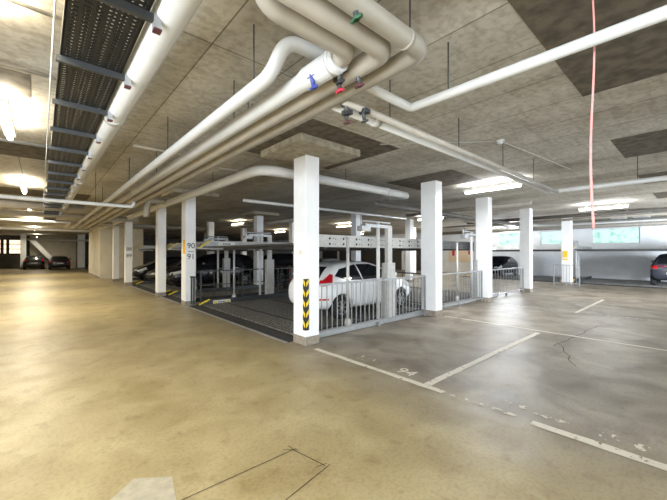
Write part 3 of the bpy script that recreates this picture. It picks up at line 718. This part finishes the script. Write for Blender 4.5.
# slim conduits on the ceiling
def conduit(label, pts, r=.012, mat='pipe_beige', det=None):
    o = MB().tube([Vector(p) - Vector(pts[0]) for p in pts], r, 8).build('conduit', M[mat]); o.location = pts[0]
    tag(o, label, 'conduit')
conduit('thin white conduit leading to the smoke detector', [(4.6,3.9,3.72),(6.02,2.44,3.72)])
conduit('thin conduit leading on from the smoke detector', [(6.12,2.38,3.72),(9.3,2.1,3.72)])
conduit('thin conduit on the ceiling above the empty lift', [(2.4,7.5,3.72),(7.9,7.2,3.72)])
conduit('fine cream conduit crossing left of the cable tray near the top', [(-3,3.55,3.70),(.12,3.55,3.70)], .016)
conduit('cream conduit crossing left of the cable tray below the lamp', [(-3,4.75,3.68),(.12,4.75,3.68)], .022)
conduit('grey conduit crossing left of the cable tray past the second lamp', [(-3,7.6,3.6),(.3,7.6,3.6)], .03, 'steel')
conduit('white conduit running along the cable tray edge', [(.06,1.2,3.34),(.06,20,3.34)], .006, 'pipe_white')
o = MB().box(.84,.90,1.9,9.5,3.64,3.70).build('trunking', M['pipe_beige']); tag(o, 'narrow beige trunking beside the thickest white pipe', 'trunking')
# wall conduit crossing (133,160)
conduit('short pale conduit over the four parallel pipes', [(1.2,6.6,3.62),(2.5,6.6,3.62)], .02)

# smoke detector
d = empty('smoke_detector', (6.08, 2.40, CEIL)); tag(d, 'small round white smoke detector on the ceiling', 'smoke detector')
MB().tube([(0,0,0),(0,0,-.025)], .07, 20).build('base', M['housing'], d)
MB().tube([(0,0,-.025),(0,0,-.05),(0,0,-.065)], .05, 20, radii=[.055,.045,.03]).build('sensor', M['pipe_white'], d)

# hanging pink cord
rnd = random.Random(3)
pts = []
for i in range(26):
    t = i/25; z = CEIL - t*(CEIL-1.93)
    off = .016*math.sin(t*6.5) - .002*t + .016
    pts.append((3.0 + .748*off, .55 - .664*off, z))
m = MB(); m.tube([Vector(p)-Vector(pts[0]) for p in pts], .014, 10, radii=[.0058 + .0035*(i/25) for i in range(26)])
o = m.build('hanging_cord', M['pink']); o.location = pts[0]; tag(o, 'pink cord hanging down from the ceiling', 'cord')

# ---------------------------------------------------------------- cable tray
ct = empty('cable_tray', (.31, 1.0, 3.3)); tag(ct, 'black perforated cable tray full of cables along the tan lane', 'cable tray')
L = 20.0; hw = .20
m = MB()
for s in (-1, 1): m.box(s*hw-.006, s*hw+.006, -1.0, L, 0, .07)
m.build('side_rail', M['tray'], ct)
m = MB()
for k in range(7): xx = -hw + .01 + k*(2*hw-.02)/6; m.box(xx-.011, xx+.011, -1.0, L, 0, .004)
k = -1.0
while k < L: m.box(-hw, hw, k, k+.028, .0005, .0045); k += .046
m.build('perforated_base', M['tray'], ct)
m = MB(); rr = random.Random(5)
for k in range(19):
    xx = -hw + .022 + k*(2*hw-.044)/18 + rr.uniform(-.008,.008); pp = []
    for j in range(28):
        pp.append((max(-hw+.015, min(hw-.015, xx + rr.uniform(-.014,.014))), -1.0 + j*(L+1)/27, .022 + rr.uniform(0,.03)))
    m.tube(pp, rr.uniform(.007,.012), 6)
tag(m.build('cable_bundle', M['cable'], ct), None, kind='stuff')
bk = None
for k in range(19):
    y = .42 + k*.98
    if bk is None:
        m = MB(); m.box(-hw-.03, hw+.05, -.02, .02, -.045, -.005); m.box(-hw-.03, hw+.05, -.022, -.018, -.05, .0)
        bk = m.build('bracket_arm', M['bracket'], ct)
        m = MB(); m.box(hw+.03, hw+.075, -.025, .025, -.09, CEIL-3.3); mm = m.build('hanger_post', M['steel'], bk)
        m = MB(); m.box(hw+.03, hw+.078, -.028, .028, -.10, -.088); ec = m.build('end_cap', M['darkred'], bk)
        bk.location = (0, y-1, 0); first = [mm, ec]
    else:
        o = bk.copy(); C.objects.link(o); o.parent = ct; o.location = (0, y-1, 0)
        for q in first: c = q.copy(); C.objects.link(c); c.parent = o

# ---------------------------------------------------------------- lamps
def lamp(x, y, label, warm=True, up=.5, z=3.52, ln=1.5, power=60, rz=0.0, show=True):
    r = empty('fluorescent_lamp', (x, y, z), rz); tag(r, label, 'lamp', 'ceiling fluorescent lamps')
    MB().box(-.07, .07, -ln/2-.04, ln/2+.04, .03, .085).build('housing', M['housing'], r, bevel=.01)
    MB().tube([(0,-ln/2,0),(0,ln/2,0)], .038, 14).build('tube', M['tube_warm' if warm else 'tube_cool'], r)
    m = MB()
    for s in (-1, 1): m.tube([(0,s*.5,.085),(0,s*.5,CEIL-z)], .008, 6)
    m.build('hanger_rod', M['steel_dark'], r)
    l = bpy.data.lights.new('lamp_light', 'AREA'); l.shape = 'RECTANGLE'; l.size = .10; l.size_y = ln; l.energy = power
    l.color = (1.0,.90,.70) if warm else (.93,.96,1.0)
    o = bpy.data.objects.new('lamp_light', l); C.objects.link(o); o.parent = r; o.location = (0,0,-.05)
    l2 = l.copy(); l2.energy = power*up; o2 = bpy.data.objects.new('lamp_light', l2); C.objects.link(o2); o2.parent = r
    o2.location = (0,0,.095); o2.rotation_euler = (PI,0,0)
    return r
for y, lab in ((3.0, 'fluorescent lamp at the top left corner of the ceiling'), (6.35, 'second bright fluorescent lamp left of the cable tray'), (12.6, 'fluorescent lamp left of the tray, just before the crossing white pipe'),
               (18.5, 'fluorescent lamp beyond the cream crossing pipes'), (25.5, 'fluorescent lamp midway down the distant lane'), (34.0, 'fluorescent lamp before the far dark bay'), (-3.5, 'fluorescent lamp behind the viewer over the lane')):
    lamp(-.36, y, lab, True, power=(30 if y < 10 else 120), up=(1.6 if y < 10 else .5))
lamp(9.4, 3.95, 'cool white fluorescent lamp above the second pillar', False, ln=1.5, power=75)
lamp(16.7, 2.7, 'cool fluorescent lamp between the third pillar and the yellow-sign pillar', False, power=70, up=.9)
lamp(-.3, 46.8, 'fluorescent lamp inside the far dark bay', True, ln=.9, power=35, z=3.4)
lamp(23.1, 8.25, 'added cool lamp near the right wall windows, standing in for window light', False, power=90, up=.5)  # made-up lamp, put in so the third pillar shades the bays
lamp(15.2, 9.5, 'fluorescent lamp in the back lane behind the third railing', False, power=60)
lamp(15.2, 16.0, 'fluorescent lamp in the back lane seen over the perforated beam', True, power=60)
lamp(15.2, 24.0, 'fluorescent lamp deep in the back lane', True, power=60)
lamp(9.0, 19.0, 'fluorescent lamp deep over the lift block left of the capital pillar', True, power=18)
lamp(22.6, 14.0, 'fluorescent lamp by the far right wall', True, power=60)
lamp(22.6, 22.0, 'fluorescent lamp farthest back by the right wall', True, power=60)

# notice board on the far cream wall
nb = MB().box(27.94, 27.98, 12.9, 15.6, .95, 2.2).build('notice_board', M['poster']); tag(nb, 'tan notice board with small red papers on the far wall', 'notice board')
MB().box(27.93,27.942,15.0,15.25,1.5,1.95).build('paper', M['red'], nb); MB().box(27.93,27.942,13.4,13.75,1.6,1.95).build('paper', M['red'], nb)

# ---------------------------------------------------------------- floor markings
def line(label, pts, w, mat='paint', name='parking_line'):
    m = MB(); rr = random.Random(len(label))
    (ax, ay), (bx, by) = pts; n = max(2, int(math.hypot(bx-ax, by-ay)/.15)); d = Vector((bx-ax, by-ay)).normalized(); q = Vector((-d.y, d.x))
    A = []; B = []
    for i in range(n+1):
        p = Vector((ax, ay)).lerp(Vector((bx, by)), i/n)
        a = p + q*(w/2 + rr.uniform(-.008,.008)); c = p - q*(w/2 + rr.uniform(-.008,.008))
        A.append(m.bm.verts.new((a.x, a.y, .004))); B.append(m.bm.verts.new((c.x, c.y, .004)))
    for i in range(n): m.bm.faces.new((A[i], A[i+1], B[i+1], B[i]))
    o = m.build(name, M[mat]); tag(o, label, 'floor marking'); return o
line('white floor line from the guarded pillar towards the lower right', [(3.76,4.72),(3.79,2.2)], .10)
line('worn thin stretch of the white floor line in the foreground', [(3.79,2.2),(3.82,1.35)], .06, 'paint_worn')
line('wide white floor line piece at the lower right edge', [(3.80,1.2),(3.86,-2.5)], .11)
line('white bay line running right from the foreground line', [(3.84,2.46),(8.15,2.44)], .10)
line('thin white line crossing the bays behind the first bay line', [(8.37,4.8),(8.4,-4)], .07)
line('far white bay line right of the third pillar', [(11.7,2.52),(15.7,2.53)], .09)
line('thin white line farthest along the bays', [(11.85,4.9),(11.9,-4)], .07, 'paint_worn')
line('white bay line beyond the thin lines near the right edge', [(3.84,-2.2),(8.3,-2.2)], .10)
o = text('bay_number', '94', .30, M['paint'], None, (4.02, 2.92, .004), (0,0,-PI/2), .001); tag(o, 'painted bay number 94 on the floor', 'floor marking')
o = text('bay_number', '171', .26, M['paint_worn'], None, (4.02, 3.72, .004), (0,0,-PI/2), .001); tag(o, 'faded painted digits on the floor left of number 94', 'floor marking')
for k, (x, y, w, h) in enumerate(((4.1,1.75,.12,.05),(4.1,1.55,.10,.06),(4.1,1.38,.09,.05),(4.05,1.1,.30,.05),(4.05,.62,.14,.10),(4.05,.38,.12,.06))):
    m = MB(); rq = random.Random(k); m.bm.faces.new([m.bm.verts.new((x + h*1.1*math.cos(q*PI/5)*rq.uniform(.7,1.1), y + w*.6*math.sin(q*PI/5)*rq.uniform(.6,1.1), .004)) for q in range(10)])
    o = m.build('faded_marking', M['paint_worn'])
    tag(o, ('faded white paint scrap nearest the number 94 side of the worn floor line', 'second faded paint scrap along the worn floor line, counted from number 94', 'third small faded paint scrap, where the worn line breaks off',
            'longest curved faded paint scrap above the gap in the floor line', 'broad faded paint scrap above the wide lower right line', 'last faded paint scrap, nearest the right photo edge')[k], 'floor marking', 'faded paint scraps')

def crack(pts, w=.008):
    m = MB(); pp = [Vector((x, y, .003)) for x, y in pts]
    for a, c in zip(pp, pp[1:]):
        d = (c-a).normalized(); q = Vector((-d.y, d.x, 0))*w/2
        m.bm.faces.new([m.bm.verts.new(p) for p in (a+q, c+q, c-q, a-q)])
    o = m.build('trim_%d' % patch.n, M['crack']); struct(o, 'dark saw cut or crack in the floor'); patch.n += 1
crack([(.25,2.45),(.74,2.47),(1.72,2.44)], .007); crack([(1.69,2.52),(1.69,2.42),(1.76,2.08)], .007); crack([(1.80,2.07),(1.3,1.98),(.6,1.93)], .007); crack([(1.68,2.12),(1.79,2.10)], .006); crack([(1.62,2.50),(1.72,2.41)], .006)
rr = random.Random(9)
def wiggle(a, c, n, amp): return [(a[0]+(c[0]-a[0])*i/n + rr.uniform(-amp,amp), a[1]+(c[1]-a[1])*i/n + rr.uniform(-amp,amp)) for i in range(n+1)]
crack(wiggle((7.2,1.9),(10.2,1.7),14,.03), .014); crack(wiggle((6.2,1.35),(7.5,1.9),8,.03), .012)
# pale repair patch at the lower edge
m = MB(); m.prism([(.16,2.62),(.55,2.95),(.78,2.78),(.72,2.45),(.3,2.3)], 'z', 0, .003)
pm = new_mat('repair_patch', (.43,.39,.30), .35, noise=.2, scale=14)
o = m.build('repair_patch', pm); tag(o, 'pale smoothed patch on the tan floor at the bottom edge', 'floor patch')
